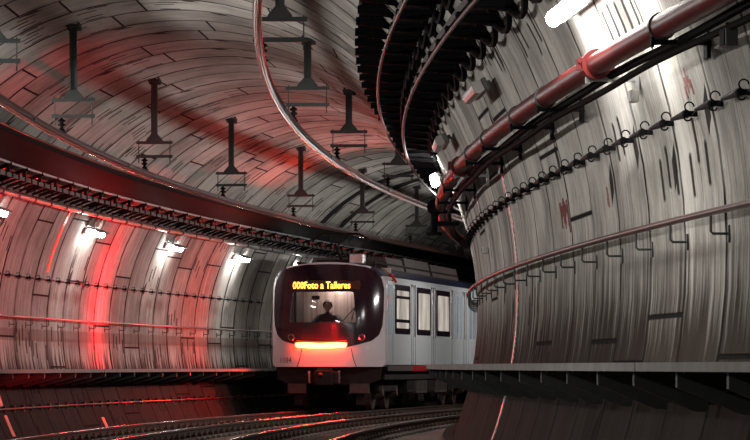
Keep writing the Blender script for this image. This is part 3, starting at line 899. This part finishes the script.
# right and left side details (both sides alike)
def side_panel(name, y0, y1, z0, z1, mat, sd, off, bev=.0, parent=None, r=.0):
    bm = NB()
    if r:
        poly = []
        for cx, cz, a0 in ((y1 - r, z1 - r, 0), (y0 + r, z1 - r, 90), (y0 + r, z0 + r, 180), (y1 - r, z0 + r, 270)):
            for k in range(5): a = D(a0 + 90 * k / 4); poly.append((cx + r * math.cos(a), cz + r * math.sin(a)))
        prism(bm, poly, 'x', sd * (HW + off), sd * (HW - .02))
    else: box(bm, (sd * (HW + off / 2 - .01), (y0 + y1) / 2, (z0 + z1) / 2), (off + .02, y1 - y0, z1 - z0), bev=bev)
    return obj(name, bm, mat, parent or train)
for sd in (1, -1):
    # cab door with tall glass
    d_ = side_panel('cab_door', .62, 1.3, .12, 2.06, 'paint', sd, .006)
    side_panel('door_glass', .68, 1.24, .78, 1.98, 'dwin', sd, .012, parent=d_, r=.05)
    side_panel('door_edge', 1.30, 1.34, .12, 2.1, 'num', sd, .008)
    for (y0, y1, z0, z1) in ((1.62, 3.75, .80, 2.0), (4.75, 6.85, .80, 2.0), (7.75, 10.0, .80, 2.0)):
        w = side_panel('side_window', y0, y1, z0, z1, 'gloss', sd, .012, r=.08)
        side_panel('pane', y0 + .22, y1 - .22, z0 + .14, z1 - .14, 'lwin', sd, .018, parent=w, r=.05)
        if y0 < 2:
            side_panel('glazing_bar', y0 + .1, y1 - .1, 1.66, 1.73, 'gloss', sd, .024, parent=w)
            side_panel('lower_bar', y0 + .1, y1 - .1, 1.08, 1.16, 'gloss', sd, .024, parent=w)
    for (y0, y1) in ((10.7, 11.35), (11.40, 12.05), (13.2, 13.85), (13.9, 14.55)):
        d_ = side_panel('passenger_door', y0, y1, .06, 2.04, 'paint', sd, .016, .0)
        side_panel('door_glass', y0 + .1, y1 - .1, .78, 1.92, 'dwin', sd, .022, parent=d_, r=.06)
    for yv in (3.98, 4.2, 4.55, 7.05, 7.3, 7.55, 10.3, 10.5, 12.3, 12.6, 12.9, 14.8, 15.3):
        side_panel('panel_joint', yv, yv + .03, .05, 2.05, 'num', sd, .004)
    for yv in (4.35, 7.2, 7.5, 10.2, 12.45):
        side_panel('door_post', yv, yv + .09, .75, 2.03, 'chrome', sd, .02)
    bm = NB(); pts = [(sd * (HW + .004), .75 + .25 * k / 8, 2.02 - 1.25 * k / 8 - .15 * math.sin(PI * k / 8)) for k in range(9)]
    pts = [(sd * (HW + .002), .58 - .28 * (k / 10) ** 2, 1.70 - .95 * k / 10) for k in range(11)]
    pts = [(sd * (HW * (1 - .0) + .004 - (.10 * (k / 10) ** 2)), .60 - .30 * (k / 10) ** 2, 1.72 - .95 * k / 10) for k in range(11)]
    tube(bm, pts, .03, 6); obj('livery_stripe', bm, 'redstr', train)
    bm = NB(); tube(bm, [(sd * (HW - .10), 1.5, 2.25), (sd * (HW - .03), 1.6, 2.14), (sd * (HW - .0), 1.75, 2.06)], .035, 6); obj('livery_flash', bm, 'redstr', train)
    side_panel('sill_rail', .7, LEN, -.10, .02, 'undl', sd, .0)
# roof equipment
bm = NB()
for y0, y1, hh in ((2.9, 5.2, .20), (5.5, 9.2, .26), (9.6, 14, .22)):
    prism(bm, [(-1.0, HT - .16), (1.0, HT - .16), (.9, HT + hh), (-.9, HT + hh)], 'y', y0, y1)
obj('roof_unit', bm, 'undl', train)
bm = NB()
for sx in (-1, 1):
    tube(bm, [(sx * .95, 1.2, HT + .02), (sx * .95, 14, HT + .02)], .03, 6)
    for k in range(9): tube(bm, [(sx * .95, 1.3 + k * 1.5, HT - .2), (sx * .95, 1.3 + k * 1.5, HT + .02)], .02, 5)
obj('roof_rail', bm, 'under', train)
# pantograph
bm = NB()
box(bm, (0, 1.6, HT + .06), (.9, .9, .06))
for sx in (-1, 1):
    for q in (1.25, 1.95): tube(bm, [(sx * .35, q, HT - .02), (sx * .35, q, HT + .09)], .05, 8)
pan = obj('pantograph', bm, 'under', train)
bm = NB(); tube(bm, [(0, 1.95, HT + .1), (0, 1.1, HT + .44)], .04, 8); tube(bm, [(.2, 1.95, HT + .1), (.06, 1.1, HT + .40)], .02, 6); obj('lower_arm', bm, 'under', pan)
bm = NB()
for sx in (-1, 1): tube(bm, [(sx * .08, 1.1, HT + .44), (sx * .3, 1.75, HT + .70)], .024, 6)
obj('upper_arm', bm, 'under', pan)
bm = NB()
for q in (1.62, 1.88): tube(bm, [(-.72, q, HT + .56), (-.6, q, HT + .66), (-.45, q, HT + .735), (.45, q, HT + .735), (.6, q, HT + .66), (.72, q, HT + .56)], .022, 6)
for sx in (-.4, .4): tube(bm, [(sx, 1.62, HT + .71), (sx, 1.88, HT + .71)], .018, 5)
obj('collector_head', bm, 'under', pan)
bm = NB(); box(bm, (.55, 1.1, HT + .1), (.34, .3, .24), bev=.02); obj('roof_box', bm, 'galv', train)
# underframe
bm = NB(); box(bm, (0, 8.5, -.16), (2.5, 15.2, .3)); obj('underframe', bm, 'under', train)
bm = NB()
pl_ = [(-1.28, 0), (1.28, 0), (1.24, -.30), (.95, -.42), (-.95, -.42), (-1.24, -.30)]
prism(bm, pl_, 'y', .34, .40); obj('front_valance', bm, 'under', train)
bm = NB(); box(bm, (0, .05, -.26), (.56, .5, .30), bev=.04); box(bm, (0, -.22, -.26), (.42, .1, .36), bev=.03)
tube(bm, [(-.08, -.27, -.2), (-.08, -.36, -.2)], [.07, .03], 10); cp = obj('coupler', bm, 'under', train)
bm = NB(); box(bm, (0, -.18, -.05), (.34, .12, .03)); obj('coupler_cover', bm, 'undl', cp)
for sx in (-1, 1):
    bm = NB(); box(bm, (sx * .36 - .06, .08, -.24), (.07, .08, .30), bev=.02); tube(bm, [(sx * .36 - .06, .03, -.14), (sx * .36 - .06, .0, -.14)], .03, 8); tube(bm, [(sx * .36 - .06, .03, -.3), (sx * .36 - .06, .0, -.3)], .03, 8); obj('brake_hose_cock', bm, 'chrome', train)
    bm = NB(); box(bm, (sx * .75, .3, -.52), (.46, .2, .24), bev=.02); obj('guard_box', bm, 'undl', train)
    bm = NB(); box(bm, (sx * .75, .42, -.78), (.22, .06, .28), bev=.02); tube(bm, [(sx * .75, .42, -.4), (sx * .75, .42, -.9)], .03, 6); obj('life_guard', bm, 'under', train)
for by in (2.6, 13.2):
    bm = NB()
    for sx in (-1, 1): box(bm, (sx * .98, by, -.5), (.14, 2.6, .22), bev=.03); box(bm, (sx * 1.0, by, -.33), (.2, .7, .2), bev=.03)
    box(bm, (0, by, -.45), (1.9, .4, .25)); bg = obj('bogie', bm, 'under', train)
    for wy in (-.95, .95):
        for sx in (-1, 1):
            bm = NB(); tube(bm, [(sx * .70, by + wy, -.64), (sx * .72, by + wy, -.64), (sx * .72, by + wy, -.64), (sx * .83, by + wy, -.64)], [.43, .43, .40, .40], 24); tube(bm, [(sx * .83, by + wy, -.64), (sx * 1.08, by + wy, -.6)], [.16, .12], 12); obj('wheel', bm, 'railside', bg)
for k, (y0, y1, zz) in enumerate(((4.4, 5.6, -.62), (5.8, 7.4, -.66), (7.6, 8.6, -.58), (8.8, 10.6, -.66), (10.8, 11.6, -.6))):
    for sx in (-1, 1):
        bm = NB(); box(bm, (sx * .95, (y0 + y1) / 2, (zz - .25) / 2 - .02), (.5, y1 - y0, abs(zz) - .25), bev=.02)
        for q in range(int((y1 - y0) / .2)): box(bm, (sx * 1.205, y0 + .12 + q * .2, (zz - .25) / 2), (.015, .04, abs(zz) - .35))
        for q in range(3): tube(bm, [(sx * 1.22, y0 + .15 + q * .3, zz - .05), (sx * 1.22, y0 + .2 + q * .3, zz - .2)], .02, 5)
        obj('equipment_case', bm, 'undl' if k % 2 else 'under', train)
# cab interior
bm = NB(); box(bm, (0, 1.75, 1.25), (2.5, .04, 2.3)); cbk = obj('cab_partition', bm, 'cabin', train)
bm = NB(); box(bm, (-.93, 1.3, 1.3), (.06, .9, 2.2)); box(bm, (.93, 1.3, 1.3), (.06, .9, 2.2)); obj('cab_side_lining', bm, 'dark', train)
bm = NB(); prism(bm, [(.30, .12), (.95, .12), (.95, .96), (.62, 1.07), (.40, 1.04)], 'x', -.95, .95); obj('driving_desk', bm, 'dark', train)
bm = NB(); box(bm, (-.22, 1.45, .50), (.48, .46, .10), bev=.04); box(bm, (-.22, 1.64, .82), (.44, .10, .56), bev=.04); box(bm, (-.22, 1.45, .27), (.12, .12, .4)); obj('driver_seat', bm, 'dark', train)
bm = NB(); box(bm, (0, 1.1, .08), (2.4, 1.4, .04)); obj('cab_floor', bm, 'dark', train)

# ------------------------------------------------------------------ the driver
def skin_body(name, joints, edges, mat, parent=None, mtx=None, sub=2):
    me = bpy.data.meshes.new(name); me.from_pydata([j[0] for j in joints], edges, []); me.update()
    o = bpy.data.objects.new(name, me); COL.objects.link(o)
    sk = o.modifiers.new('Skin', 'SKIN')
    for i, j in enumerate(joints):
        sv = me.skin_vertices[0].data[i]; sv.radius = j[1] if isinstance(j[1], tuple) else (j[1], j[1]); sv.use_root = (i == 0)
    ss = o.modifiers.new('Sub', 'SUBSURF'); ss.levels = sub; ss.render_levels = sub
    dg = bpy.context.evaluated_depsgraph_get()
    m2 = bpy.data.meshes.new_from_object(o.evaluated_get(dg))
    bpy.data.objects.remove(o)
    m2.materials.clear(); m2.materials.append(MT[mat])
    for p in m2.polygons: p.use_smooth = True
    r = bpy.data.objects.new(name, m2); COL.objects.link(r)
    if parent: r.parent = parent
    return r
PM = TM @ Matrix.Translation((-.22, 1.40, .14)) @ Matrix.Scale(1.08, 4)       # seat base on the cab floor; person faces -y
J = [((0, .06, .50), (.16, .13)), ((0, .06, .66), (.15, .12)), ((0, .0, .86), (.19, .14)), ((0, -.02, .98), (.13, .10)), ((0, -.05, 1.06), .058), ((0, -.08, 1.12), .06),
     ((-.21, -.04, .97), .09), ((-.33, -.18, .80), .07), ((-.22, -.38, .84), .042), ((.21, -.04, .97), .09), ((.33, -.18, .80), .07), ((.22, -.38, .84), .042),
     ((-.10, -.02, .48), .10), ((-.13, -.42, .50), .075), ((-.13, -.46, .12), .05), ((-.13, -.58, .07), .045), ((.10, -.02, .48), .10), ((.13, -.42, .50), .075), ((.13, -.46, .12), .05), ((.13, -.58, .07), .045)]
Eg = [(0, 1), (1, 2), (2, 3), (3, 4), (4, 5), (3, 6), (6, 7), (7, 8), (3, 9), (9, 10), (10, 11), (0, 12), (12, 13), (13, 14), (14, 15), (0, 16), (16, 17), (17, 18), (18, 19)]
per = skin_body('person', J, Eg, 'cloth')
per.matrix_world = PM
tag(per, 'person in dark clothes sitting at the train controls behind the windscreen', 'person')
# head as a shaped mesh
bm = NB(); bmesh.ops.create_uvsphere(bm, u_segments=20, v_segments=14, radius=1)
for v in bm.verts:
    x, y, z = v.co
    w = .078 * (1 - .18 * max(0, -z)); 
    yy = y * .098
    if y < 0 and abs(x) < .28 and -.25 < z < .15: yy -= .022 * (1 - abs(x) / .28)        # nose
    if y < 0 and .05 < z < .3 and .15 < abs(x) < .6: yy += .008                           # eye sockets
    if y < 0 and -.55 < z < -.4 and abs(x) < .4: yy += .004                                # mouth line
    v.co = (x * w, yy - .10, z * .118 + 1.215)
hd = obj('head', bm, 'skin', per, smooth=True)
for sx in (-1, 1):
    bm = NB(); bmesh.ops.create_uvsphere(bm, u_segments=8, v_segments=6, radius=1)
    bmesh.ops.transform(bm, matrix=Matrix.Translation((sx * .08, -.09, 1.21)) @ Matrix.Diagonal((.012, .022, .034, 1)), verts=bm.verts); obj('ear', bm, 'skin', hd, smooth=True)
    bm = NB(); bmesh.ops.create_uvsphere(bm, u_segments=8, v_segments=6, radius=.011)
    bmesh.ops.transform(bm, matrix=Matrix.Translation((sx * .03, -.183, 1.225)), verts=bm.verts); obj('eye', bm, 'dark', hd, smooth=True)
bm = NB(); bmesh.ops.create_uvsphere(bm, u_segments=20, v_segments=14, radius=1)
for v in list(bm.verts):
    if v.co.z < -.35 or (v.co.y < -.45 and v.co.z < .45): bm.verts.remove(v)
for v in bm.verts: v.co = (v.co.x * .108, v.co.y * .125 - .085, v.co.z * .140 + 1.23)
obj('hair', bm, 'hair', per, smooth=True)
for sx in (-1, 1):
    b0 = Vector((sx * .22, -.38, .84))
    HJ = [(b0, .032), (b0 + Vector((-sx * .01, -.05, .005)), (.036, .02)), (b0 + Vector((-sx * .015, -.09, .0)), (.038, .018))]
    HE = [(0, 1), (1, 2)]
    for q in range(4):
        L = (.05, .06, .056, .042)[q]; o_ = Vector((-sx * .015 + (q - 1.5) * .019, -.10, 0)); i = len(HJ)
        HJ += [(b0 + o_, .010), (b0 + o_ + Vector((0, -L * .5, -.012)), .009), (b0 + o_ + Vector((0, -L * .7, -.04)), .008)]
        HE += [(2, i), (i, i + 1), (i + 1, i + 2)]
    i = len(HJ); HJ += [(b0 + Vector((-sx * .04, -.06, -.005)), .011), (b0 + Vector((-sx * .05, -.10, -.02)), .009)]; HE += [(1, i), (i, i + 1)]
    skin_body('hand', HJ, HE, 'skin', per, sub=1)

# ------------------------------------------------------------------ light
W = bpy.data.worlds.new('World'); sc.world = W; W.use_nodes = True
W.node_tree.nodes['Background'].inputs[0].default_value = (.02, .02, .022, 1); W.node_tree.nodes['Background'].inputs[1].default_value = .2
def light(name, kind, loc, energy, col, size=.3, rot=None, target=None, spot=None, sy=None):
    l = bpy.data.lights.new(name, kind); l.energy = energy; l.color = col
    if kind == 'AREA':
        l.size = size
        if sy: l.shape = 'RECTANGLE'; l.size_y = sy
    else: l.shadow_soft_size = size
    if spot: l.spot_size = D(spot[0]); l.spot_blend = spot[1]
    o = bpy.data.objects.new(name, l); COL.objects.link(o); o.location = loc
    if target is not None:
        o.rotation_euler = (Vector(target) - Vector(loc)).to_track_quat('-Z', 'Y').to_euler()
    return o
# wall lamps outside the frame continue both rows
for s in (46.6, 38.0, 29.5, 21.0, 12.0):
    light('outer_lamp_light', 'AREA', P(s, wall_u(2.62, -1) + .2, 2.62), 85, (1, .97, .93), 1.2, target=P(s, UC + 1.5, 4.4), sy=.14)
for s, e_ in ((14.0, 14), (6.0, 25), (-2.0, 40)):
    light('inner_lamp_light', 'AREA', P(s, wall_u(2.74, 1) - .2, 2.74), e_, (1, .98, .94), 1.2, target=P(s, UC, 1.4), sy=.14)
light('inner_lamp_wash', 'AREA', P(21.6, wall_u(2.74, 1) - .30, 2.80), 75, (1, .98, .93), 1.2, target=P(22.2, wall_u(.2, 1) - .5, .0), sy=.14)  # added unseen light brightening the inner wall, no lamp of the row
for s in (58.5, 66.8, 75.0, 83.5, 92.0):
    light('inner_lamp_light_far', 'AREA', P(s, wall_u(2.74, 1) - .2, 2.74), 85, (1, .98, .94), 1.2, target=P(s, UC, 1.4), sy=.14)
# added red lights without fixtures for the outer wall and vault, and the tail lights' glow
light('signal_red', 'SPOT', P(43, 1.8, -.2), 900, (1, .02, .035), .12, target=P(52.5, -1.9, 3.6), spot=(44, 1.0))
for h_, e_ in ((.45, 32), (1.25, 50), (2.0, 34)):
    light('signal_red_wall', 'POINT', P(66.9, wall_u(h_, -1) + .55, h_), e_, (1, .008, .016), .06)
light('signal_red_low', 'SPOT', P(48, 1.6, .4), 3200, (1, .02, .03), .12, target=P(58.5, -2.8, 2.1), spot=(32, 1.0))
light('tail_glow', 'AREA', TM @ Vector((-.1, -.2, .5)), 115, (1, .03, .015), 1.2, target=TM @ Vector((0, -6, .2)), sy=.12)
light('cab_lamp', 'AREA', TM @ Vector((0, 1.66, 2.25)), 26, (1, .85, .76), .3, target=TM @ Vector((0, 1.74, 1.0)))

# ------------------------------------------------------------------ camera
cam = bpy.data.cameras.new('Camera'); co = bpy.data.objects.new('Camera', cam); COL.objects.link(co)
co.location = (0, 0, H0); co.rotation_euler = (PI / 2, 0, 0)
cam.sensor_width = 36; cam.lens = 36 * 3300 / 750; cam.shift_y = (366.8 - 220) / 750; cam.clip_start = .5; cam.clip_end = 400
sc.camera = co
sc.view_settings.view_transform = 'Standard'; sc.view_settings.look = 'None'; sc.view_settings.gamma = 1; sc.view_settings.use_curve_mapping = False
sc.view_settings.exposure = 0.85
